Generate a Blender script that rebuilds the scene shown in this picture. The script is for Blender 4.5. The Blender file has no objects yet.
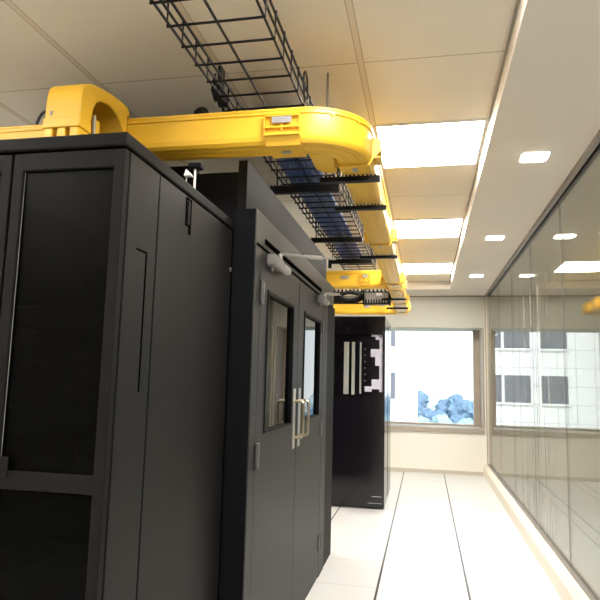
import bpy, bmesh, math, random
from mathutils import Vector, Matrix, noise
random.seed(7)
PI = math.pi
SC = bpy.context.scene
COL = SC.collection

# ------------------------------------------------------------------ materials
def nt(name):
    m = bpy.data.materials.new(name); m.use_nodes = True
    n = m.node_tree; n.nodes.clear()
    out = n.nodes.new('ShaderNodeOutputMaterial')
    return m, n, out

def principled(name, col, rough=0.5, metal=0.0, spec=0.5, bump=0.0, bscale=200.0, vary=0.0, vscale=6.0, coat=0.0):
    m, n, out = nt(name)
    p = n.nodes.new('ShaderNodeBsdfPrincipled')
    p.inputs['Base Color'].default_value = (*col, 1)
    p.inputs['Roughness'].default_value = rough
    p.inputs['Metallic'].default_value = metal
    p.inputs['Specular IOR Level'].default_value = spec
    p.inputs['Coat Weight'].default_value = coat
    tc = n.nodes.new('ShaderNodeTexCoord')
    if vary:
        no = n.nodes.new('ShaderNodeTexNoise'); no.inputs['Scale'].default_value = vscale
        n.links.new(tc.outputs['Object'], no.inputs['Vector'])
        mx = n.nodes.new('ShaderNodeMix'); mx.data_type = 'RGBA'
        mx.inputs[6].default_value = (*[c * (1 - vary) for c in col], 1)
        mx.inputs[7].default_value = (*[min(1, c * (1 + vary)) for c in col], 1)
        n.links.new(no.outputs['Fac'], mx.inputs[0])
        n.links.new(mx.outputs[2], p.inputs['Base Color'])
    if bump:
        nb = n.nodes.new('ShaderNodeTexNoise'); nb.inputs['Scale'].default_value = bscale
        n.links.new(tc.outputs['Object'], nb.inputs['Vector'])
        b = n.nodes.new('ShaderNodeBump'); b.inputs['Strength'].default_value = bump; b.inputs['Distance'].default_value = 0.002
        n.links.new(nb.outputs['Fac'], b.inputs['Height']); n.links.new(b.outputs['Normal'], p.inputs['Normal'])
    n.links.new(p.outputs[0], out.inputs['Surface'])
    return m

def mth(n, op, a, b=None):
    k = n.nodes.new('ShaderNodeMath'); k.operation = op
    for i, v in enumerate((a, b)):
        if v is None: continue
        if isinstance(v, (int, float)): k.inputs[i].default_value = v
        else: n.links.new(v, k.inputs[i])
    return k.outputs[0]

def line_mask(n, coord, period, offset, width):
    f = mth(n, 'FRACT', mth(n, 'DIVIDE', mth(n, 'SUBTRACT', coord, offset - 100 * period), period))
    d = mth(n, 'ABSOLUTE', mth(n, 'SUBTRACT', f, 0.5))
    return mth(n, 'GREATER_THAN', d, 0.5 - width / (2 * period))

def grid_mat(name, base, lines, rough, spec=0.5, vary=0.03, grain=False, axes=(0, 1)):
    """lines: (axis, period, offset, width, colour, strength)"""
    m, n, out = nt(name)
    p = n.nodes.new('ShaderNodeBsdfPrincipled')
    p.inputs['Roughness'].default_value = rough; p.inputs['Specular IOR Level'].default_value = spec
    g = n.nodes.new('ShaderNodeNewGeometry'); s = n.nodes.new('ShaderNodeSeparateXYZ')
    n.links.new(g.outputs['Position'], s.inputs[0])
    no = n.nodes.new('ShaderNodeTexNoise'); no.inputs['Scale'].default_value = 3.0; no.inputs['Detail'].default_value = 6
    mp = n.nodes.new('ShaderNodeMapping'); n.links.new(g.outputs['Position'], mp.inputs['Vector'])
    if grain: mp.inputs['Scale'].default_value = (0.5, 9.0, 1)
    n.links.new(mp.outputs[0], no.inputs['Vector'])
    mx = n.nodes.new('ShaderNodeMix'); mx.data_type = 'RGBA'
    mx.inputs[6].default_value = (*[c * (1 - vary) for c in base], 1)
    mx.inputs[7].default_value = (*[min(1, c * (1 + vary)) for c in base], 1)
    n.links.new(no.outputs['Fac'], mx.inputs[0])
    cur = mx.outputs[2]
    for ax, per, off, w, colr, st in lines:
        k = mth(n, 'MULTIPLY', line_mask(n, s.outputs[ax], per, off, w), st)
        m2 = n.nodes.new('ShaderNodeMix'); m2.data_type = 'RGBA'
        m2.inputs[7].default_value = (*colr, 1)
        n.links.new(k, m2.inputs[0]); n.links.new(cur, m2.inputs[6]); cur = m2.outputs[2]
    n.links.new(cur, p.inputs['Base Color'])
    n.links.new(p.outputs[0], out.inputs['Surface'])
    return m

def emit(name, col, st):
    m, n, out = nt(name)
    e = n.nodes.new('ShaderNodeEmission'); e.inputs['Color'].default_value = (*col, 1); e.inputs['Strength'].default_value = st
    n.links.new(e.outputs[0], out.inputs['Surface'])
    return m

def schlick(n, f0=0.04):
    g = n.nodes.new('ShaderNodeNewGeometry')
    d = n.nodes.new('ShaderNodeVectorMath'); d.operation = 'DOT_PRODUCT'
    n.links.new(g.outputs['Incoming'], d.inputs[0]); n.links.new(g.outputs['Normal'], d.inputs[1])
    c = mth(n, 'ABSOLUTE', d.outputs['Value'])
    q = mth(n, 'POWER', mth(n, 'SUBTRACT', 1.0, c), 5.0)
    return mth(n, 'ADD', mth(n, 'MULTIPLY', q, 1 - f0), f0)

def glass(name, tint, f0=0.04, rough=0.0, streaks=None):
    m, n, out = nt(name)
    t = n.nodes.new('ShaderNodeBsdfTransparent'); t.inputs['Color'].default_value = (*tint, 1)
    gl = n.nodes.new('ShaderNodeBsdfGlossy'); gl.inputs['Roughness'].default_value = rough
    mx = n.nodes.new('ShaderNodeMixShader')
    n.links.new(schlick(n, f0), mx.inputs[0]); n.links.new(t.outputs[0], mx.inputs[1]); n.links.new(gl.outputs[0], mx.inputs[2])
    last = mx.outputs[0]
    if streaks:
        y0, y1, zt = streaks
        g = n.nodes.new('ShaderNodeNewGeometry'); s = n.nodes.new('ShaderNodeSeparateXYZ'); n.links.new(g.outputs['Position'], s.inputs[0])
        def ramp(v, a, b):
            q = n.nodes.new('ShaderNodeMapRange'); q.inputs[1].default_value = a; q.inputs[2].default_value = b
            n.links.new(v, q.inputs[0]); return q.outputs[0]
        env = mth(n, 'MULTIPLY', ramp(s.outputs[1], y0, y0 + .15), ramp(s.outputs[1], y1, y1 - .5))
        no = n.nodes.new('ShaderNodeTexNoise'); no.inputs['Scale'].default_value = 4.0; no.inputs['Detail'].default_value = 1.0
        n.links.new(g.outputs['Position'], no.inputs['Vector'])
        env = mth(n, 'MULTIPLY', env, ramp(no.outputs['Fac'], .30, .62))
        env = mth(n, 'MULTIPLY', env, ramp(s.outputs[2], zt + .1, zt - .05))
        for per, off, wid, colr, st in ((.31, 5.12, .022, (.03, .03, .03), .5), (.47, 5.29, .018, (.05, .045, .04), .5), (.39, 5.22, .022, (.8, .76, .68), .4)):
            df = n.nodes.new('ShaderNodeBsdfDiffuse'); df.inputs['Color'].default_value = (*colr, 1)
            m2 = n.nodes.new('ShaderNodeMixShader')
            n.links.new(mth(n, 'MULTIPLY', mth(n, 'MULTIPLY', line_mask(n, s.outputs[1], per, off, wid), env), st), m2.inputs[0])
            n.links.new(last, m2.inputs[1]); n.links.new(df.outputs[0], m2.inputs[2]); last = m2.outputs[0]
    n.links.new(last, out.inputs['Surface'])
    return m

M = {}
M['rack'] = principled('graphite_powder_coat', (.0085, .008, .0082), .55, spec=.06, bump=.05, bscale=600)
M['rack_side'] = principled('graphite_side_panel', (.0085, .0082, .0086), .48, spec=.12, bump=.05, bscale=600)
M['door'] = principled('grey_door_paint', (.022, .0215, .024), .48, spec=.15, bump=.05, bscale=500)
M['fascia'] = principled('grey_fascia_paint', (.058, .054, .050), .6, spec=.2)
M['header_paint'] = principled('dark_header_paint', (.010, .0095, .0095), .7, spec=.08)
M['black'] = principled('black_paint', (.003, .003, .0042), .6, spec=.1)
M['blackgloss'] = principled('black_satin_rack', (.006, .005, .0075), .14)
M['gap'] = principled('dark_groove', (.002, .002, .002), .9, spec=0)
M['rubber'] = principled('black_wire_coat', (.003, .003, .0035), .5, spec=.2)
M['yellow'] = principled('yellow_duct_plastic', (.73, .425, .024), .42, vary=.04, vscale=3, coat=.1)
M['yellow_lid'] = principled('yellow_duct_cover', (.75, .44, .026), .42)
M['steel'] = principled('brushed_steel', (.55, .54, .52), .35, metal=1)
M['zinc'] = principled('zinc_plate', (.42, .42, .42), .45, metal=.8)
M['hinge'] = principled('dull_hinge_metal', (.10, .10, .105), .45, metal=.5)
M['brass'] = principled('satin_brass', (.46, .40, .29), .38, metal=1)
M['silver'] = principled('silver_strip', (.42, .42, .40), .4, metal=.3)
M['closer'] = principled('grey_closer_enamel', (.15, .145, .14), .5)
M['closer_lt'] = principled('pale_closer_enamel', (.36, .345, .33), .45)
M['lav'] = principled('pale_lavender_daylight', (.55, .54, .66), .5)
M['blue'] = principled('blue_cable_jacket', (.012, .042, .17), .45)
M['wcable'] = principled('black_cable_jacket', (.012, .012, .013), .5)
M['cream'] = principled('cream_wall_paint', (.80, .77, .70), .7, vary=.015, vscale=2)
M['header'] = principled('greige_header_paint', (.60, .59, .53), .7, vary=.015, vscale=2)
M['soffit'] = principled('white_soffit_paint', (.80, .745, .675), .75, vary=.01, vscale=1.5)
M['taupe'] = principled('taupe_window_metal', (.34, .295, .245), .5)
M['base'] = principled('taupe_skirting', (.5, .46, .39), .6)
M['curb'] = principled('cream_curb_paint', (.80, .74, .64), .5)
M['channel'] = principled('grey_alu_channel', (.22, .20, .18), .45, metal=.3)
M['white'] = principled('white_enamel', (.85, .85, .85), .4)
M['grey'] = principled('pale_room_wall', (.78, .76, .72), .8)
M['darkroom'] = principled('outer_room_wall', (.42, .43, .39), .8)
M['led'] = emit('warm_led_diffuser', (1, .95, .86), 44)
M['spot'] = emit('warm_downlight_diffuser', (1, .95, .86), 30)
M['pglass'] = glass('partition_glass', (.86, .87, .82), f0=.12)
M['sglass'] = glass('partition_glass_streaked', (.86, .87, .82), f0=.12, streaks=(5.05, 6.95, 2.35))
M['wglass'] = glass('window_glass', (.97, .98, .98), f0=.03)
M['dglass'] = glass('tinted_door_glass', (.10, .10, .10), f0=.05, rough=.02)
M['rglass'] = glass('smoked_rack_glass', (.10, .10, .10), f0=.006, rough=.35)
CEIL = (.80, .75, .66)
M['ceil'] = grid_mat('ceiling_tile', CEIL, [
    (1, .7255, 3.462, .007, (.36, .31, .24), .8),
    (0, .695, -.300, .034, (.36, .31, .24), .8),
    (0, .695, -.300, .024, (.70, .62, .50), 1.0)], .85, .2, .02)
M['floor'] = grid_mat('white_raised_floor_tile', (.70, .70, .695), [
    (0, .618, -.325, .016, (.012, .012, .012), 1.0),
    (1, .61, 7.49, .009, (.40, .38, .35), .6)], .28, .5, .035, grain=True)
M['facade'] = grid_mat('white_cladding', (.80, .80, .78), [
    (0, 1.02, -2.4, .05, (.42, .42, .42), .8), (2, 1.04, .30, .05, (.42, .42, .42), .8)], .6, .4, .02)
M['fwin'] = principled('grey_building_glass', (.13, .14, .165), .2, spec=.5)
M['leaf'] = principled('haze_blue_foliage', (.15, .24, .34), .85, vary=.35, vscale=1.5)  # blue distance haze is mixed into these leaf colours
M['leaf2'] = principled('haze_pale_foliage', (.30, .42, .44), .85, vary=.3, vscale=1.5)
M['leaf3'] = principled('haze_far_foliage', (.44, .53, .56), .9, vary=.2, vscale=1)  # back row, most haze painted into the colour
M['bark'] = principled('tree_bark', (.12, .09, .07), .9)
M['ground'] = principled('park_ground', (.25, .32, .26), .9, vary=.3, vscale=.2)

# ------------------------------------------------------------------ mesh helpers
def tag(o, label=None, cat=None, group=None, kind=None):
    if label: o['label'] = label
    if cat: o['category'] = cat
    if group: o['group'] = group
    if kind: o['kind'] = kind
    return o

def thing(name, label, cat, loc, group=None):
    o = bpy.data.objects.new(name, None); COL.objects.link(o); o.location = loc
    o.empty_display_size = .1
    return tag(o, label, cat, group)

class B:
    """collects shapes given in world coordinates; build() makes ONE mesh object"""
    def __init__(s): s.bm = bmesh.new()
    def box(s, x0, x1, y0, y1, z0, z1, bev=0.0, seg=2):
        b = bmesh.new(); bmesh.ops.create_cube(b, size=1)
        for v in b.verts:
            v.co = Vector(((x0 + x1) / 2 + v.co.x * (x1 - x0), (y0 + y1) / 2 + v.co.y * (y1 - y0), (z0 + z1) / 2 + v.co.z * (z1 - z0)))
        if bev > 0:
            bmesh.ops.bevel(b, geom=list(b.edges), offset=bev, segments=seg, profile=.5, affect='EDGES')
        s.add(b); return s
    def add(s, b, mat=None):
        if mat is not None: bmesh.ops.transform(b, matrix=mat, verts=b.verts)
        me = bpy.data.meshes.new('t'); b.to_mesh(me); b.free(); s.bm.from_mesh(me); bpy.data.meshes.remove(me)
    def cyl(s, p, q, r, r2=None, seg=16):
        p = Vector(p); q = Vector(q); d = q - p
        b = bmesh.new(); bmesh.ops.create_cone(b, cap_ends=True, segments=seg, radius1=r, radius2=r if r2 is None else r2, depth=d.length)
        rot = Vector((0, 0, 1)).rotation_difference(d.normalized()).to_matrix().to_4x4()
        s.add(b, Matrix.Translation((p + q) / 2) @ rot); return s
    def tube(s, pts, r, seg=8, closed=False):
        pts = [Vector(p) for p in pts]; n = len(pts)
        bm = s.bm; rings = []; up = None
        for i, p in enumerate(pts):
            a = pts[(i - 1) % n] if (closed or i > 0) else p
            c = pts[(i + 1) % n] if (closed or i < n - 1) else p
            t = (c - a).normalized()
            if up is None:
                up = Vector((0, 0, 1)) if abs(t.z) < .9 else Vector((1, 0, 0))
            u = (up - t * up.dot(t)).normalized(); up = u; w = t.cross(u)
            rings.append([bm.verts.new(p + (u * math.cos(2 * PI * k / seg) + w * math.sin(2 * PI * k / seg)) * r) for k in range(seg)])
        m = n if closed else n - 1
        for i in range(m):
            A = rings[i]; C = rings[(i + 1) % n]
            for k in range(seg): bm.faces.new((A[k], A[(k + 1) % seg], C[(k + 1) % seg], C[k]))
        if not closed:
            bm.faces.new(rings[0][::-1]); bm.faces.new(rings[-1])
        return s
    def sweep(s, path, prof, closed_prof=True):
        """path: list of (point, right-vector); prof: (u right, v up)"""
        bm = s.bm; rings = []
        for p, r in path:
            p = Vector(p); r = Vector(r).normalized()
            rings.append([bm.verts.new(p + r * u + Vector((0, 0, v))) for u, v in prof])
        k = len(prof)
        for A, C in zip(rings, rings[1:]):
            for i in range(k): bm.faces.new((A[i], A[(i + 1) % k], C[(i + 1) % k], C[i]))
        bm.faces.new(rings[0][::-1]); bm.faces.new(rings[-1]); return s
    def prism(s, pts, axis, a, c):
        """polygon (in the two other axes) extruded along axis from a to c"""
        bm = s.bm
        def mk(p, t):
            if axis == 'x': return (t, p[0], p[1])
            if axis == 'y': return (p[0], t, p[1])
            return (p[0], p[1], t)
        A = [bm.verts.new(mk(p, a)) for p in pts]; C = [bm.verts.new(mk(p, c)) for p in pts]; n = len(pts)
        bm.faces.new(A); bm.faces.new(C[::-1])
        for i in range(n): bm.faces.new((A[i], C[i], C[(i + 1) % n], A[(i + 1) % n]))
        return s
    def build(s, name, mat, parent=None, smooth=False, bevel=0.0):
        bm = s.bm; bmesh.ops.recalc_face_normals(bm, faces=bm.faces)
        me = bpy.data.meshes.new(name)
        off = Vector((0, 0, 0))
        if parent is not None:
            q = parent; 
            while q is not None: off += Vector(q.location); q = q.parent
        else:
            xs = [v.co for v in bm.verts]
            off = Vector(((min(v.x for v in xs) + max(v.x for v in xs)) / 2, (min(v.y for v in xs) + max(v.y for v in xs)) / 2, min(v.z for v in xs)))
        for v in bm.verts: v.co -= off
        bm.to_mesh(me); bm.free()
        if smooth:
            for p in me.polygons: p.use_smooth = True
            try: me.set_sharp_from_angle(angle=math.radians(35))
            except Exception: pass
        me.materials.append(M[mat] if isinstance(mat, str) else mat)
        o = bpy.data.objects.new(name, me); COL.objects.link(o)
        if parent is not None: o.parent = parent
        else: o.location = off
        if bevel:
            md = o.modifiers.new('bev', 'BEVEL'); md.width = bevel; md.segments = 2; md.limit_method = 'ANGLE'
        return o

def struct(name, b, mat, parent=None):
    o = b.build(name, mat, parent); o['kind'] = 'structure'; return o

# ------------------------------------------------------------------ camera
F = 602.95; yaw, pitch, roll = .2054927, .1295318, .0251270
fw = Vector((-math.sin(yaw) * math.cos(pitch), math.cos(yaw) * math.cos(pitch), math.sin(pitch)))
rt = Vector((math.cos(yaw), math.sin(yaw), 0)); up = rt.cross(fw)
r2 = rt * math.cos(roll) + up * math.sin(roll); u2 = -rt * math.sin(roll) + up * math.cos(roll)
cd = bpy.data.cameras.new('camera'); cam = bpy.data.objects.new('camera', cd); COL.objects.link(cam)
cam.matrix_world = Matrix(((r2.x, u2.x, -fw.x, 0), (r2.y, u2.y, -fw.y, 0), (r2.z, u2.z, -fw.z, 1.43), (0, 0, 0, 1)))
cd.sensor_width = 36; cd.lens = 36 * F / 600; cd.clip_start = .05; cd.clip_end = 500
SC.camera = cam

# ------------------------------------------------------------------ room shell
XL, XR, YN, YF = -4.2, 3.4, -3.0, 10.05
HC, HS = 2.95, 2.83           # main ceiling, dropped soffit
GX = .985                     # glass partition plane
struct('floor', B().box(XL, XR, YN, YF, -.12, 0), 'floor')
struct('ceiling', B().box(XL, .372, YN, 9.3, HC, HC + .12), 'ceil')
sf = B().box(.372, XR, YN, YF, HS, HC + .12)
sf.box(XL, .372, 9.3, YF, HS, HC + .12)
struct('ceiling_soffit', sf, 'soffit')
struct('trim_1', B().box(.364, .372, YN, 9.3, HC - .02, HC), 'channel')           # shadow line where the tiles meet the soffit
struct('wall_left', B().box(XL - .12, XL, YN, YF, 0, HC), 'grey')
struct('wall_front', B().box(XL, XR, YN - .12, YN, 0, HC), 'grey')
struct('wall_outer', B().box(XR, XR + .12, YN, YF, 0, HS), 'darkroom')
WX0, WX1, WZ0, WZ1 = -1.0, .925, .64, 2.308
YW = YF + .5                   # the window stands half a metre back in the wall
wb = B().box(XL, WX0, YF, YF + .75, 0, HS).box(WX1, XR, YF, YF + .75, 0, HS).box(WX0, WX1, YF, YF + .75, 0, WZ0)
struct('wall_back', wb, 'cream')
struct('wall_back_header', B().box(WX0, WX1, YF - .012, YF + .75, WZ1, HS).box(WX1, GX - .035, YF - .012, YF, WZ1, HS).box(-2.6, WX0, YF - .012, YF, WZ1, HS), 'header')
struct('trim_2', B().box(XL, GX - .035, YF - .02, YF - .012, HS - .016, HS), 'channel')
struct('baseboard_back', B().box(XL, .893, YF - .012, YF, 0, .055), 'base')
wf = B()
wf.box(.805, WX1, YW, YW + .2, WZ0, WZ1).box(WX0, -.86, YW, YW + .2, WZ0, WZ1)
wf.box(-.86, .805, YW, YW + .2, WZ0, .735)
win = struct('window_1', wf, 'taupe')
B().box(WX1 - .022, WX1, YF - .02, YW, .715, WZ1).build('window_reveal', 'taupe', win)
B().box(WX0, WX1 - .0, YF - .03, YW, WZ0, .715, .004).build('window_sill', 'taupe', win)
B().box(-.86, .805, YW + .12, YW + .13, .735, WZ1).build('window_pane', 'wglass', win)
B().box(-.86, .805, YW + .05, YW + .08, .735, .75).build('window_bead', 'white', win)

# glass partition on its curb
cb = B().prism([(.898, 0), (.898, .125), (.93, .175), (1.04, .175), (1.04, 0)], 'y', YN, YF)
part = struct('wall_right', cb, 'curb')
B().box(.955, 1.015, YN, 9.97, .175, .19).build('bottom_channel', 'channel', part)
B().box(.945, .972, YN, 9.97, 2.795, HS).box(.998, 1.02, YN, 9.97, 2.795, HS).build('top_channel', 'channel', part)
B().box(.972, .998, YN, 9.97, 2.812, HS).build('channel_groove', 'gap', part)
B().box(.95, 1.03, 9.97, YF, .175, HS).build('end_post', 'curb', part)
B().box(.945, .951, 9.955, 9.97, .19, 2.795).build('post_seal', 'channel', part)
edges = [-3.0, -1.85, -.55, .75, 2.05, 3.35, 4.65, 5.95, 7.25, 8.55, 9.965]
for a, c in zip(edges, edges[1:]):
    B().box(GX - .006, GX + .006, a + .003, c - .003, .19, 2.812).build('glass_panel', 'sglass' if 4.6 < a < 6.0 else 'pglass', part)
    if c < 9.9: B().box(GX - .006, GX + .006, c - .003, c + .003, .19, 2.812).build('glass_seal', 'channel', part)

# ------------------------------------------------------------------ ceiling lights and downlights
names = ['nearest and largest of the bright ceiling panels', 'middle of the bright ceiling panels', 'farthest of the bright ceiling panels toward the window']
k = 0
for y0 in (-.891, 1.285, 3.462, 5.638, 7.815):
    y1 = y0 + .7255
    vis = y0 > 3
    t = thing('ceiling_light', ('square warm white recessed light, ' + names[k]) if vis else ('square recessed ceiling light outside the frame, behind the viewer' if y0 < 0 else 'square recessed ceiling light outside the frame, just ahead of the viewer'), 'ceiling light', (.03, (y0 + y1) / 2, HC - .012), 'recessed square ceiling panels')
    if vis: k += 1
    fr = B()
    x0, x1 = -.288, .352; q = .008
    fr.box(x0, x0 + q, y0, y1, HC - .014, HC).box(x1 - q, x1, y0, y1, HC - .014, HC).box(x0 + q, x1 - q, y0, y0 + q, HC - .014, HC).box(x0 + q, x1 - q, y1 - q, y1, HC - .014, HC)
    fr.build('frame', 'white', t)
    B().box(x0 + q, x1 - q, y0 + q, y1 - q, HC - .010, HC - .001).build('diffuser', 'led', t)
names = ['nearest and largest in the dropped soffit', 'middle one in the dropped soffit', 'farthest in the dropped soffit']
k = 0
for yc in (1.63, 3.80, 5.96, 8.13):
    vis = yc > 3
    t = thing('downlight', ('small rounded square downlight, ' + names[k]) if vis else 'small square downlight outside the frame above the near end of the aisle', 'downlight', (.668, yc, HS - .006), 'small downlights in the soffit')
    if vis: k += 1
    def rsq(h, r):
        pts = []
        for cx, cy, a0 in ((1, 1, 0), (-1, 1, 90), (-1, -1, 180), (1, -1, 270)):
            for i in range(5):
                a = math.radians(a0 + i * 22.5); pts.append((.668 + cx * (h - r) + r * math.cos(a), yc + cy * (h - r) + r * math.sin(a)))
        return pts
    B().prism(rsq(.086, .03), 'z', HS - .004, HS).build('rim', 'white', t)
    B().prism(rsq(.078, .026), 'z', HS - .008, HS - .004).build('diffuser', 'spot', t)

for y0, lab in ((5.638, 'added square light brightening the left ceiling, unseen behind the enclosure'), (7.815, 'added square light brightening the left ceiling, unseen near the window wall'), (-.891, 'square recessed light outside the frame, left of and behind the viewer'), (.559, 'square recessed light outside the frame, above the front of the rack row')):  # first two are added out of sight to brighten the left ceiling
    t = thing('ceiling_light', lab, 'ceiling light', (-2.75, y0 + .36, HC - .012), 'ceiling panels over the left aisle')
    fr = B(); x0, x1 = -3.07, -2.40; y1 = y0 + .7255; q = .008
    fr.box(x0, x0 + q, y0, y1, HC - .014, HC).box(x1 - q, x1, y0, y1, HC - .014, HC).box(x0 + q, x1 - q, y0, y0 + q, HC - .014, HC).box(x0 + q, x1 - q, y1 - q, y1, HC - .014, HC)
    fr.build('frame', 'white', t)
    B().box(x0 + q, x1 - q, y0 + q, y1 - q, HC - .010, HC - .001).build('diffuser', 'led', t)

# ------------------------------------------------------------------ front server rack
RX, RL, RY0, RY1, RT = -.87, -1.63, 1.612, 2.605, 2.15
t = thing('server_rack', 'large dark grey server rack in the left foreground with split smoked glass doors', 'server rack', ((RX + RL) / 2, 2.1, 0))
bd = B()
bd.box(RL + .02, RL + .05, RY0 + .02, RY1, .02, 2.10).box(RX - .05, RX - .02, RY0 + .02, RY1, .02, 2.10)
bd.box(RL + .05, RX - .05, RY1 - .03, RY1, .02, 2.10)
bd.build('body', 'black', t)
B().box(RL + .03, RX - .03, RY0 + .05, RY1 - .02, 0, .02).build('plinth', 'black', t)
B().box(RL - .003, RX + .003, RY0 - .035, RY1 + .003, 2.107, RT, .006).build('top_cover', 'rack', t)
B().box(RX - .02, RX, RY0 + .003, 1.818, .03, 2.099, .003).build('corner_panel', 'rack_side', t)
sp = B().box(RX - .02, RX, 1.826, RY1, .03, 2.099, .003).build('side_panel', 'rack_side', t)
la = B()
la.box(RX, RX + .003, 2.050, 2.056, 1.985, 2.092).box(RX, RX + .003, 2.094, 2.10, 1.985, 2.092).box(RX, RX + .003, 2.056, 2.094, 2.086, 2.092).box(RX, RX + .003, 2.056, 2.094, 1.985, 1.991)
la.box(RX, RX + .003, 2.083, 2.10, 1.957, 1.985)
la.build('side_latch', 'gap', sp)
B().box(RX, RX + .004, 2.064, 2.088, 1.996, 2.08, .001).build('latch_tongue', 'rack', sp)
gr = B().box(RX, RX + .001, 1.7465, 1.7565, 1.376, 1.818).box(RX, RX + .001, 1.682, 1.7465, 1.812, 1.818)
gr.build('handle_groove', 'gap', t)
B().box(RL, RL + .02, RY0 + .003, RY1, .03, 2.099, .003).build('side_panel', 'rack_side', t)
kn = B().cyl((RX - .02, RY1 - .016, 1.915), (RX + .006, RY1 - .016, 1.915), .011).build('corner_bolt', 'hinge', t, smooth=True)
def rack_door(xa, xb, hinge):
    """xa..xb left to right"""
    d = B(); y0, y1 = RY0 - .03, RY0 - .002
    st = .035
    d.box(xa, xa + st, y0, y1, .035, 2.099, .003).box(xb - st, xb, y0, y1, .035, 2.099, .003)
    d.box(xa + st - .003, xb - st + .003, y0, y1, 2.044, 2.099, .002).box(xa + st - .003, xb - st + .003, y0, y1, 1.094, 1.145, .002).box(xa + st - .003, xb - st + .003, y0, y1, .035, .12, .002)
    o = d.build('front_door', 'rack', t)
    B().box(xa + st - .002, xb - st + .002, y0 + .014, y0 + .018, 1.143, 2.046).build('upper_pane', 'rglass', o)
    B().box(xa + st - .002, xb - st + .002, y0 + .014, y0 + .018, .118, 1.096).build('lower_pane', 'rglass', o)
    B().box(xa + st - .002, xa + st + .001, y0 + .010, y0 + .012, 1.145, 2.044).build('glint_strip', 'silver' if hinge else 'black', o)  # silver one paints the glint along the pane edge; left door's is black
    return o
rack_door(-1.2465, RX - .002, True)
ld = rack_door(RL + .002, -1.2535, False)
B().box(-1.275, -1.257, RY0 - .048, RY0 - .03, 1.05, 1.215, .004).build('door_handle', 'black', ld)
B().box(-1.212, -1.176, RY0 - .037, RY0 - .03, 1.128, 1.186, .003).build('lock_plate', 'rack', t)
for z, dd in ((.35, .2), (.62, .24), (.86, .22), (1.22, .26), (1.33, .2), (1.47, .3), (1.60, .22)):
    B().box(RL + .09, RX - .09, RY0 + dd - .06, RY0 + .85, z, z + .05, .004).build('equipment_shelf', 'rack', t)
B().box(RX - .115, RX - .09, RY0 + .10, RY0 + .13, .05, 2.08).box(RL + .09, RL + .115, RY0 + .10, RY0 + .13, .05, 2.08).build('mounting_rail', 'black', t)

# small lamp on a post on the rack
t = thing('indicator_lamp', 'small white lamp head on a thin grey post standing on the front rack', 'lamp', (-.90, 2.2, RT))
B().cyl((-.902, 2.2, RT), (-.902, 2.2, 2.255), .005).build('post', 'zinc', t, smooth=True)
B().cyl((-.938, 2.2, RT), (-.938, 2.2, 2.225), .003).build('stub_rod', 'zinc', t, smooth=True)
B().prism([(-.945, 2.224), (-.912, 2.224), (-.920, 2.238), (-.937, 2.254)], 'y', 2.185, 2.215).build('lamp_head', 'white', t, bevel=.003)
B().box(-.925, -.87, 2.175, 2.225, 2.254, 2.275, .006).build('lamp_cap', 'black', t)

# ------------------------------------------------------------------ containment enclosure with a pair of glazed doors
FX, FY0, FY1, DT = -.76, 2.615, 4.76, 2.037
t = thing('containment_enclosure', 'tall dark grey aisle enclosure behind the front rack framing the double doors', 'enclosure', (-.9, 3.8, 0))
B().box(-.80, FX, FY0 + .004, 2.722, 0, DT + .004, .003).build('door_jamb', 'door', t)
B().box(-.80, FX, 4.54, FY1, 0, DT + .004, .003).build('door_jamb', 'door', t)
B().box(-.80, FX, FY0 + .004, 5.06, DT + .004, 2.21, .003).build('top_rail', 'fascia', t)
B().box(-.8665, FX - .004, FY0, FY0 + .004, 0, 2.206).build('jamb_side', 'black', t)
B().box(-.84, -.765, FY1, 5.17, 0, DT + .004, .003).build('end_post', 'black', t)
B().box(-.865, -.82, 2.64, 5.02, 2.21, 2.452, .003).build('header_panel', 'header_paint', t)
B().box(-1.08, -.866, 2.66, 2.69, 0, 2.402).box(-2.3, -1.08, 2.66, 2.69, 0, 2.445).build('end_panel', 'black', t)
B().box(-2.3, -.866, 2.69, 5.1, 2.36, 2.38).build('roof_panel', 'black', t)
B().box(-2.3, -.866, 5.07, 5.1, 0, 2.36).build('end_panel', 'black', t)
B().box(-2.3, -2.27, 2.69, 5.07, 0, 2.36).build('inner_panel', 'black', t)
B().box(FX, FX + .006, 2.775, 4.40, 2.076, 2.098).build('closer_track', 'gap', t)
B().box(FX, FX + .003, 2.64, 4.53, 2.0415, 2.052).build('door_gap_strip', 'gap', t)  # black strip laid on to draw the dark gap above the leaves

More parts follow.
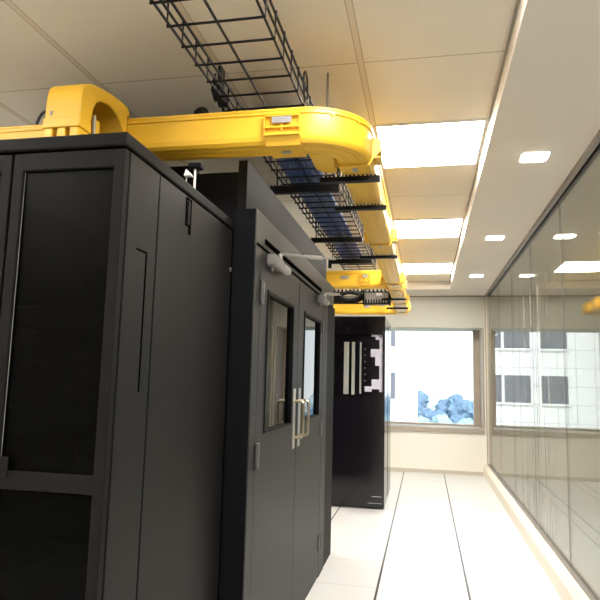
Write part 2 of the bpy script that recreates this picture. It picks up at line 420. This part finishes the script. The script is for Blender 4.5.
def leaf(ya, yb, wa, wb, hinge_y, side, label):
    d = thing('glazed_door', label, 'door', (-.78, (ya + yb) / 2, .012), 'pair of enclosure doors')
    x0, x1 = -.80, FX - .001; z0, z1 = .012, DT; wz0, wz1 = 1.165, 1.862
    b = B().box(x0, x1, ya, wa, z0, z1).box(x0, x1, wb, yb, z0, z1).box(x0, x1, wa, wb, z0, wz0).box(x0, x1, wa, wb, wz1, z1)
    b.build('leaf', 'door', d)
    g = B(); w = .016; xo = x1 + .006
    g.box(x0, xo, wa, wa + w, wz0, wz1).box(x0, x1 + .001, wb - w, wb, wz0, wz1).box(x0, x1 + .001, wa + w, wb - w, wz1 - w, wz1).box(x0, x1 + .001, wa + w, wb - w, wz0, wz0 + .008)
    g.build('window_frame', 'black', d)
    B().box(x1 - .026, x1 - .020, wa + w, wb - w, wz0 + .008, wz1 - w).build('window_pane', 'dglass', d)
    hy = 3.553 if side == 'l' else 3.705
    B().box(x1, x1 + .003, hy - .03, hy + .03, 1.02, 1.37, .001).build('pull_plate', 'steel', d)
    def hz(z): return z
    pts = []
    ht, hb, ox = 1.297, 1.085, x1 + .058
    for i in range(7):
        a = PI / 2 * i / 6; pts.append((ox - .022 + .022 * math.sin(a), hy, ht - .022 + .022 * math.cos(a)))
    pts = [(x1 + .001, hy, ht)] + pts
    for i in range(7):
        a = PI / 2 * i / 6; pts.append((ox - .022 + .022 * math.cos(a), hy, hb + .022 - .022 * math.sin(a)))
    pts.append((x1 + .001, hy, hb))
    h = B().tube(pts, .0085, 12).build('pull_handle', 'brass', d, smooth=True)
    for z in ((1.775, 1.885), (1.015, 1.13), (.2, .31)):
        B().box(x1, x1 + .010, hinge_y + (0.008 if side == 'l' else -.045), hinge_y + (.045 if side == 'l' else -.008), *z, .001).cyl((x1 + .010, hinge_y, z[0]), (x1 + .010, hinge_y, z[1]), .0085).build('hinge', 'hinge', d, smooth=True)
    cy0 = ya + .08 if side == 'l' else yb - .30
    c = B().box(x1, x1 + .05, cy0, cy0 + .19, 1.975, 2.035, .012, 3).build('closer_body', 'closer', d, smooth=True)
    B().cyl((x1 + .032, cy0 + .19, 2.005), (x1 + .032, cy0 + .34 if side == 'l' else cy0 + .28, 2.005), .022).build('closer_cylinder', 'closer_lt', c, smooth=True)
    ax, ay = x1 + .03, cy0 + .17
    B().cyl((ax, ay, 2.035), (ax, ay, 2.066), .013).build('arm_spindle', 'steel', c, smooth=True)
    ex, ey = (-.53, ay + .12) if side == 'l' else (-.68, ay + .06)
    arm = B().tube([(ax, ay, 2.066), (ex, ey, 2.066)], .0075, 8)
    arm.tube([(ex - .09 if side == 'l' else ex - .03, ey - .047 if side == 'l' else ey - .04, 2.066), (ex, ey, 2.066)], .0115, 8).tube([(ex, ey, 2.066), (ex + .06, ey + .04, 2.066)], .005, 8)
    arm.build('closer_arm', 'closer_lt', c, smooth=True)
    B().cyl((x1 + .02, cy0 + .06, 1.955), (x1 + .02, cy0 + .06, 1.976), .006).build('adjuster_screw', 'steel', c, smooth=True)
    return d
leaf(2.727, 3.625, 2.862, 3.495, 2.7245, 'l', 'nearer grey metal door leaf with tall window, beside the front rack')
leaf(3.633, 4.535, 3.80, 4.435, 4.5375, 'r', 'farther grey metal door leaf with tall window, closer to the black rack')

# ------------------------------------------------------------------ far black rack
X0, X1, Y0, Y1, T = -1.075, -.447, 7.02, 8.26, 2.17
t = thing('server_rack', 'glossy black server rack at the far end beside the window', 'server rack', ((X0 + X1) / 2, 7.6, 0))
b = B().box(X0, X1, Y0 + .04, Y1, .015, T - .03, .004)
b.build('body', 'blackgloss', t)
B().box(X0 + .02, X1 - .02, Y0 + .06, Y1 - .02, 0, .015).build('plinth', 'black', t)
B().box(X0 - .002, X1 + .002, Y0, Y1 + .002, T - .03, T, .004).build('top_cover', 'blackgloss', t)
d = B().box(X0, X0 + .04, Y0, Y0 + .04, .015, T - .03).box(X1 - .028, X1, Y0, Y0 + .04, .015, T - .03)
d.box(X0 + .04, X1 - .028, Y0, Y0 + .04, 1.96, T - .03).box(X0 + .04, X1 - .028, Y0, Y0 + .04, .015, 1.24)
fd = d.build('door_frame', 'blackgloss', t)
for x0, x1, z0, z1, m in ((-1.062, -1.04, 1.27, 1.87, 'silver'), (-.925, -.868, 1.265, 1.87, 'silver'), (-.833, -.797, 1.26, 1.87, 'silver'), (-.741, -.721, 1.275, 1.87, 'zinc')):
    B().box(x0, x1, Y0 + .022, Y0 + .04, z0, z1, .002).build('mounting_strip', m, t)
for i in range(7):
    z = 1.79 - i * .073
    B().cyl((-.68, Y0 + .028, z), (-.68, Y0 + .04, z), .0055, seg=10).build('status_light', 'zinc', t, smooth=True)
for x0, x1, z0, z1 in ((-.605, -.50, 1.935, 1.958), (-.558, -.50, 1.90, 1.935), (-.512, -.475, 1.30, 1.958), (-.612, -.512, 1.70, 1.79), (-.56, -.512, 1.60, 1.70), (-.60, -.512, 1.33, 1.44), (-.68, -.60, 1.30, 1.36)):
    B().box(x0, x1, Y0 + .026, Y0 + .04, z0, min(z1, 1.9595), .001).build('daylight_gap', 'lav', t)  # pale blocks painted as daylight showing through gaps in the rack
B().box(-.585, -.475, Y0 - .002, Y0, .135, .142).box(-.63, -.475, Y0 - .002, Y0, .063, .068).build('vent_slot', 'silver', t)
B().cyl((-.87, Y0 - .004, 2.03), (-.87, Y0, 2.03), .006, seg=10).build('door_lock', 'zinc', t, smooth=True)
B().box(X1, X1 + .003, 7.60, 7.606, .05, 2.10).build('side_seam', 'gap', t)

# ------------------------------------------------------------------ yellow cable ducts
TW, TH, TZ = .165, .137, 2.42
def prof(w, h, lip=.007):
    a = w / 2; th = .005
    return [(-a - lip, h), (-a - lip, h - .012), (-a, h - .016), (-a, .03), (-a + .006, .012), (-a + .02, 0), (-.030, 0), (-.028, -.003), (-.024, -.003), (-.022, 0), (.022, 0), (.024, -.003), (.028, -.003), (.030, 0), (a - .02, 0), (a - .006, .012), (a, .03), (a, h - .016), (a + lip, h - .012), (a + lip, h),
            (a - th, h), (a - th, .032), (a - .024, th), (-a + .024, th), (-a + th, .032), (-a + th, h)]
def lidprof(w, h, lip=.007, t_=.016):
    a = w / 2 + lip
    return [(-a, h + .002), (a, h + .002), (a, h + t_ - .006), (a - .008, h + t_), (-a + .008, h + t_), (-a, h + t_ - .006)]
def straight(p, q, n=2):
    p = Vector(p); q = Vector(q); d = (q - p).normalized(); r = d.cross(Vector((0, 0, 1)))
    return [(p + (q - p) * i / (n - 1), r) for i in range(n)]
def coupler(parent, c, d, w, h, sides=(1, -1), latch=(1,), L=.05, pro=.014):
    """ribbed joint collar centred at c, duct direction d"""
    c = Vector(c); d = Vector(d).normalized(); r = d.cross(Vector((0, 0, 1)))
    b = B(); g = .010
    a = w / 2
    pr = [(-a - g, h - .018), (-a - g, .028), (-a + .012, -.010), (a - .012, -.010), (a + g, .028), (a + g, h - .018), (a + .0005, h - .018), (a + .0005, .03), (a - .02, -.0035), (-a + .02, -.0035), (-a - .0005, .03), (-a - .0005, h - .018)]
    b.sweep([(c - d * L, r), (c + d * L, r)], pr)
    for s in sides:
        for off, wid in ((-L, .006), (0, .008), (L, .006)):
            pa = [(s * (a + g), h - .02), (s * (a + g + pro), h - .03), (s * (a + g + pro), .055), (s * (a + g), .02)]
            b.sweep([(c + d * (off - wid / 2), r), (c + d * (off + wid / 2), r)], pa)
        for z in (h - .024, .062, .03):
            pa = [(s * (a + g), z), (s * (a + g + pro + .003), z), (s * (a + g + pro + .003), z - .006), (s * (a + g), z - .006)]
            b.sweep([(c - d * L, r), (c + d * L, r)], pa)
    o = b.build('coupler', 'yellow', parent)
    for s in latch:
        l = B(); x = s * (a + g + pro)
        pa = [(x, h - .034), (x + s * .006, h - .034), (x + s * .006, h - .062), (x, h - .062)]
        l.sweep([(c - d * L * .55, r), (c + d * L * .55, r)], pa)
        l.build('latch', 'zinc', o)
    # clip under the collar
    l = B().sweep([(c - d * .022, r), (c + d * .022, r)], [(-.012, -.010), (.012, -.010), (.012, -.016), (-.012, -.016)])
    l.build('bottom_clip', 'zinc', o)
    return o
CY = 2.376 + TW / 2; CX = -.235 - TW / 2
EC = Vector((-.51, 2.65, 0)); ER = CX - EC.x
CY = EC.y - ER
t = thing('cable_duct', 'straight yellow cable duct crossing above the front rack from left to corner', 'cable duct', (-1.8, CY, TZ), 'straight yellow cable ducts')
B().sweep(straight((-3.6, CY, TZ), (EC.x - .002, CY, TZ)), prof(TW, TH)).build('channel', 'yellow', t)
B().sweep(straight((-3.6, CY, TZ), (EC.x - .002, CY, TZ)), lidprof(TW, TH)).build('cover', 'yellow_lid', t)
coupler(t, (-.588, CY, TZ), (1, 0, 0), TW, TH, latch=(1,), L=.076)
t = thing('duct_elbow', 'curved yellow duct corner turning toward the window under the ceiling', 'cable duct', (EC.x, EC.y, TZ))
arc = []
N = 28
for i in range(N + 1):
    a = -PI / 2 + PI / 2 * i / N
    arc.append((Vector((EC.x + ER * math.cos(a), EC.y + ER * math.sin(a), TZ)), Vector((math.cos(a), math.sin(a), 0))))
B().sweep(arc, prof(TW, TH)).build('channel', 'yellow', t, smooth=True)
B().sweep(arc, lidprof(TW, TH)).build('cover', 'yellow_lid', t, smooth=True)
web = [(-.507, 2.545), (-.405, 2.545), (-.405, 2.66), (-.4115, 2.67), (-.4115, 2.785), (-.45, 2.785), (-.485, 2.765), (-.507, 2.73)]
B().prism(web, 'z', TZ + .001, TZ + TH).build('inner_corner', 'yellow', t, bevel=.006)
for ang in (-62, -35):
    a = math.radians(ang); rr = ER + TW / 2 + .0075
    p = Vector((EC.x + rr * math.cos(a), EC.y + rr * math.sin(a), TZ + TH - .014))
    B().cyl(p - Vector((math.cos(a), math.sin(a), 0)) * .004, p + Vector((math.cos(a), math.sin(a), 0)) * .004, .008).build('cover_tab', 'yellow', t, smooth=True)
t = thing('cable_duct', 'long straight yellow cable duct running from the corner toward the window', 'cable duct', (CX, 6, TZ), 'straight yellow cable ducts')
YE = 9.18
B().sweep(straight((CX, EC.y + .002, TZ), (CX, YE, TZ)), prof(TW, TH)).build('channel', 'yellow', t)
B().sweep(straight((CX, EC.y + .002, TZ), (CX, YE, TZ)), lidprof(TW, TH)).build('cover', 'yellow_lid', t)
for y in (2.72, 4.40, 6.25, 6.70, 7.86, 8.4, 8.85): coupler(t, (CX, y, TZ), (0, 1, 0), TW, TH, sides=(1,) if y < 3 else (1, -1), latch=(1,), pro=.028)
for yy, lab in ((6.40, 'short yellow branch duct above the doors end, nearer of two branches'), (9.0, 'short yellow branch duct seen just above the far black rack')):
    t = thing('branch_duct', lab, 'cable duct', (-1.2, yy, TZ), 'yellow branch ducts')
    xe = CX - TW / 2 - .012; bw = .15; bh = .165; yc = yy + bw / 2
    B().sweep(straight((-2.0, yc, TZ), (xe, yc, TZ)), prof(bw, bh)).build('channel', 'yellow', t)
    B().sweep(straight((-2.0, yc, TZ), (xe, yc, TZ)), lidprof(bw, bh)).build('cover', 'yellow_lid', t)
    coupler(t, (-.62, yc, TZ), (1, 0, 0), bw, bh, latch=(1,))
    B().box(-.89, -.80, yy - .010, yy - .0005, TZ + .09, TZ + .125, .003).build('clip_plate', 'zinc', t)

# arched downspout from the duct to the front of the rack
t = thing('duct_downspout', 'arched yellow spout dropping from the duct onto the front rack', 'cable spout', (-1.375, 2.2, TZ))
hx0, hx1 = -1.457, -1.305
oc = [(2.389, 2.576), (2.386, 2.606), (2.355, 2.621), (2.29, 2.619), (2.23, 2.614), (2.126, 2.597), (2.07, 2.583), (2.038, 2.568), (2.015, 2.548), (2.004, 2.52), (2.0, 2.48), (2.0, 2.375)]
ic = [(2.082, 2.375), (2.083, 2.43), (2.09, 2.48), (2.108, 2.517), (2.14, 2.541), (2.175, 2.552), (2.212, 2.556), (2.25, 2.553), (2.28, 2.544), (2.31, 2.526), (2.335, 2.498), (2.35, 2.465), (2.356, 2.43), (2.366, 2.43), (2.366, 2.576)]
B().prism(oc + ic, 'x', hx0, hx1).build('spout_body', 'yellow', t, smooth=True, bevel=.006)
B().prism([(2.086, 2.40)] + ic[1:13], 'x', hx0 + .004, hx0 + .012).build('side_wall', 'yellow', t)
B().prism([(1.994, 2.415), (1.994, 2.374), (2.08, 2.374), (2.08, 2.415)], 'x', hx0 - .005, hx1 + .004).build('mouth_collar', 'yellow', t, bevel=.004)
for i in range(3):
    x = hx0 + .020 + i * .056
    B().box(x - .019, x + .019, 1.998, 2.075, 2.300, 2.374, .004).build('mouth_tooth', 'yellow_lid', t)
B().box(hx1 + .0, hx1 + .012, 2.088, 2.098, 2.33, 2.46, .003).build('side_latch', 'zinc', t)
B().box(hx1 - .03, hx1 + .006, 2.102, 2.14, 2.335, 2.45, .006).build('side_bracket', 'yellow', t)
B().prism([(hx0 + .020, 2.445), (hx0 + .034, 2.445), (hx0 + .030, 2.425), (hx0 + .024, 2.425)], 'y', 1.998, 2.001).build('arrow_mark', 'channel', t)
o = B().tube([(-1.79 + .055 * math.cos(a), 2.47, 2.575 + .11 * math.sin(a)) for a in [PI * i / 12 for i in range(13)]], .007, 8).build('cable_loop', 'wcable', smooth=True)
tag(o, 'black cable arching up out of the yellow duct at far left', 'cable')

# ------------------------------------------------------------------ wire basket, its cables and hangers
BX0, BX1, BZ, BY0, BY1 = -.912, -.556, 2.70, 1.2, 6.9
t = thing('wire_basket', 'long black wire cable basket hung below the ceiling beside the yellow duct', 'cable basket', ((BX0 + BX1) / 2, 4, BZ))
lw = B(); wr = .0055
for x in (BX0, BX0 + .18, BX1): lw.cyl((x, BY0, BZ), (x, BY1, BZ), wr, seg=8)
for x in (BX0 - .004, BX1 + .004):
    for z in (BZ + .05, BZ + .1): lw.cyl((x, BY0, z), (x, BY1, z), wr, seg=8)
lw.build('long_wires', 'rubber', t)
n = int((BY1 - BY0) / .14)
for i in range(n + 1):
    y = BY0 + .01 + i * .14
    B().tube([(BX0 - .008, y, BZ + .105), (BX0 - .008, y, BZ - .007), (BX1 + .008, y, BZ - .007), (BX1 + .008, y, BZ + .105)], wr, 6).build('cross_wire', 'rubber', t)
for i in range(16):
    x = BX0 + .062 + (i % 10) * .0228; lay = i // 10
    x += .012 * lay
    pts = []
    for q in range(30):
        y = 2.72 + q * .135
        s = .0009 * math.sin(q * .7 + i * 1.9)
        pts.append((x + s, y, BZ + .0178 + lay * .0215 + .0008 * math.sin(q * 1.3 + i)))
    o = B().tube(pts, .0105, 8).build('network_cable', 'blue', smooth=True)
    tag(o, 'dark blue network cable lying along the black wire basket', 'cable', 'blue cables in the wire basket')
def strut(x0, x1, y, z, hgt=.03, teeth=True):
    b = B().box(x0, x1, y - .02, y + .02, z - hgt, z, .002)
    if teeth:
        nn = int((x1 - x0) / .02)
        for i in range(nn): b.box(x0 + .006 + i * .02, x0 + .014 + i * .02, y - .02, y - .012, z - .001, z + .007)
    return b
labs = ['nearest', 'second nearest', 'farthest']
for i, y in enumerate((3.73, 5.20, 6.2)):
    h = thing('basket_hanger', f'black toothed strut under the wire basket, {labs[i]} of the three', 'bracket', (-.76, y, BZ - .05), 'struts under the wire basket')
    strut(-.995, -.535, y, BZ - .021, .05 if i == 0 else .04).build('strut', 'rubber', h)
    B().box(-.995, -.962, y - .02, y + .02, BZ - .105, BZ - (.071 if i == 0 else .061), .003).build('end_hook', 'rubber', h)
    for x in (-.95, -.537):
        B().cyl((x, y, BZ - .022), (x, y, HC), .005, seg=8).build('hanger_rod', 'rubber', h)
# clamp with a round end cap, above the duct
h = thing('basket_clamp', 'tangled black clamp on the left rail of the basket above the duct', 'bracket', (-.92, 2.55, BZ), None)
cl = B()
for y in (2.46, 2.52, 2.58): cl.tube([(-.935, y, BZ + .10), (-.95, y + .01, BZ + .03), (-.935, y + .02, BZ - .02), (-.90, y + .01, BZ - .018)], .007, 6)
cl.box(-.94, -.925, 2.44, 2.62, BZ + .01, BZ + .055, .003).box(-.935, -.918, 2.49, 2.55, BZ + .055, BZ + .16, .004)
cl.build('clamp', 'rubber', h)
B().tube([(-.93, 2.70, BZ - .002), (-1.10, 2.70, BZ - .002)], .006, 8).build('clamp_arm', 'rubber', h)
B().cyl((-1.085, 2.685, BZ + .015), (-1.085, 2.715, BZ + .015), .042, seg=24).build('end_disc', 'rubber', h, smooth=True)
h = B()
h.tube([(-.545 + .0 * a, 2.62 + .05 * math.cos(a), BZ + .09 + .07 * math.sin(a)) for a in [2 * PI * i / 16 for i in range(16)]], .005, 6, closed=True)
o = h.build('cable_loop', 'wcable', smooth=True); tag(o, 'small black loop hooked on the right basket rail above the duct corner', 'cable')
# brackets carrying the long duct
labs = ['nearest, just under the curved duct corner', 'second nearest, left of second bright panel', 'third, beside the farthest bright panel', 'far one above the aisle end', 'last one near the window']
for i, y in enumerate((2.81, 3.31, 4.69, 7.2, 8.1)):
    h = thing('duct_bracket', f'black toothed bar under the long yellow duct, {labs[i]}', 'bracket', (-.35, y, TZ - .02), 'bars under the long yellow duct')
    strut(-.50, -.208, y, TZ - .017, .02 if i else .024).build('strut', 'rubber', h)
    B().cyl((-.472, y, TZ - .018), (-.472, y, HC), .006, seg=8).build('hanger_rod', 'channel', h)
# far crosswise basket with its grey tray
t = thing('cross_bracket', 'black crosswise cable bracket with a pale grey tray above the black rack', 'bracket', (-.8, 7.5, 2.37))
B().box(-.735, -.445, 7.46, 7.62, 2.372, 2.384).box(-.735, -.43, 7.60, 7.612, 2.384, 2.53).build('tray_plate', 'closer_lt', t)
tb = B().box(-1.3, -.42, 7.44, 7.46, 2.37, 2.385).box(-1.3, -.43, 7.64, 7.66, 2.54, 2.555)
for i in range(9): tb.box(-.72 + i * .033, -.705 + i * .033, 7.44, 7.46, 2.385, 2.425)
for i in range(14): tb.box(-1.15 + i * .05, -1.13 + i * .05, 7.64, 7.66, 2.555, 2.585)
for x in (-1.28, -.745, -.425): tb.box(x - .01, x + .01, 7.44, 7.66, 2.372, 2.56)
tb.build('rail', 'rubber', t)
B().box(-.60, -.53, 7.594, 7.60, 2.495, 2.53, .002).build('tag_plate', 'white', t)
B().box(-1.27, -1.02, 7.47, 7.62, 2.39, 2.48, .01).build('splice_box', 'rubber', t)
for x in (-1.28, -.425): B().cyl((x, 7.65, 2.56), (x, 7.65, HC), .005, seg=8).build('hanger_rod', 'rubber', t)
co = B()
for i in range(4):
    co.tube([(-.92 + (.12 + .012 * i) * math.cos(a), 7.50 + .025 * i + .02 * math.sin(3 * a), 2.475 + (.04 + .008 * i) * math.sin(a)) for a in [2 * PI * k_ / 24 for k_ in range(24)]],   .019, 8, closed=True)
o = co.build('cable_coil', 'wcable', smooth=True); tag(o, 'black coiled cable bundle held in the bracket above the black rack', 'cable')

# ------------------------------------------------------------------ outside
struct('ground', B().box(-160, 160, 14, 320, -16.2, -16), 'ground')
t = thing('office_building', 'white clad building outside left of the window with grey square windows', 'building', (-7, 40, -16))
FY = 37.0
B().box(-14, -.57, FY, FY + 14, -16, 18).build('wall', 'facade', t)
for r in range(-2, 3):
    zb = .36 + 3.12 * r
    for (x0, x1) in ((-2.4, -1.74), (-4.0, -2.57), (-6.02, -4.6)):
        w = B().box(x0, x1, FY - .04, FY, zb, zb + 1.57).build('window', 'fwin', t)
        B().box(x0 - .06, x1 + .06, FY - .16, FY, zb - .10, zb).build('ledge', 'white', w)
def crown(cx, cy, cz, r, hz, seed):
    b = bmesh.new(); rnd = random.Random(seed)
    for i in range(20):
        a = rnd.uniform(0, 2 * PI); q = r * .75 * math.sqrt(rnd.random()); rr = r * rnd.uniform(.26, .42)
        bb = bmesh.new(); bmesh.ops.create_icosphere(bb, subdivisions=3, radius=rr)
        o = Vector((q * math.cos(a), q * math.sin(a), rnd.uniform(-.7, .75) * hz * (1.15 - q / r)))
        for v in bb.verts:
            nn = noise.noise(v.co * (2.6 / rr) + Vector((seed, i, 0))) + .8 * noise.noise(v.co * (7 / rr) + Vector((i, seed, 1)))
            v.co = v.co * (1 + .3 * nn) + o + Vector((cx, cy, cz))
        me = bpy.data.meshes.new('t'); bb.to_mesh(me); bb.free(); b.from_mesh(me); bpy.data.meshes.remove(me)
    return b
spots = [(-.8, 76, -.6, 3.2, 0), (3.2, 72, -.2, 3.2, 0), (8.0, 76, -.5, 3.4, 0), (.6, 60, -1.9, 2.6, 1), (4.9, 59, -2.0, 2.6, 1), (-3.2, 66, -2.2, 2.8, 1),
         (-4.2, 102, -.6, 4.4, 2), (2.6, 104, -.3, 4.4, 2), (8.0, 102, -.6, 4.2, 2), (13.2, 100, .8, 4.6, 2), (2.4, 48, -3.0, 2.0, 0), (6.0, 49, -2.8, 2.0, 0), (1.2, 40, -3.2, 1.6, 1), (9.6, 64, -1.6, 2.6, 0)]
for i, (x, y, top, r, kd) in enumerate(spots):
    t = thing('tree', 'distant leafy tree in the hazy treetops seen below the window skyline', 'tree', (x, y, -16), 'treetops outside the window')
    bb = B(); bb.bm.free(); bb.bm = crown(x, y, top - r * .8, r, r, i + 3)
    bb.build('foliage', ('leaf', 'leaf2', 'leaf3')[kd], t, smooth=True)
    B().cyl((x, y, -16), (x, y, top - r), .35, .22, 10).build('trunk', 'bark', t, smooth=True)

# ------------------------------------------------------------------ light
w = bpy.data.worlds.new('sky'); SC.world = w; w.use_nodes = True
n = w.node_tree; n.nodes.clear()
bg = n.nodes.new('ShaderNodeBackground'); bg.inputs['Strength'].default_value = 2.2
tc = n.nodes.new('ShaderNodeTexCoord'); sx = n.nodes.new('ShaderNodeSeparateXYZ'); n.links.new(tc.outputs['Generated'], sx.inputs[0])
cr = n.nodes.new('ShaderNodeValToRGB')
cr.color_ramp.elements[0].position = 0.0; cr.color_ramp.elements[0].color = (.94, .98, 1, 1)
cr.color_ramp.elements[1].position = .8; cr.color_ramp.elements[1].color = (.62, .80, 1, 1)
n.links.new(sx.outputs[2], cr.inputs[0]); n.links.new(cr.outputs[0], bg.inputs[0])
wo = n.nodes.new('ShaderNodeOutputWorld'); n.links.new(bg.outputs[0], wo.inputs[0])
sd = bpy.data.lights.new('sun', 'SUN'); sd.energy = 4.2; sd.angle = .02; sd.color = (1, .96, .9)
so = bpy.data.objects.new('sun', sd); COL.objects.link(so); so.location = (0, -20, 30)
so.rotation_euler = Vector((-.35, .75, -.62)).to_track_quat('-Z', 'Y').to_euler()

vs = SC.view_settings
SC.display_settings.display_device = 'sRGB'
vs.view_transform = 'Standard'; vs.look = 'None'; vs.gamma = 1; vs.exposure = 0.18; vs.use_curve_mapping = False
SC.cycles.use_denoising = True
SC.cycles.max_bounces = 10; SC.cycles.transparent_max_bounces = 16
SC.cycles.sample_clamp_indirect = 6
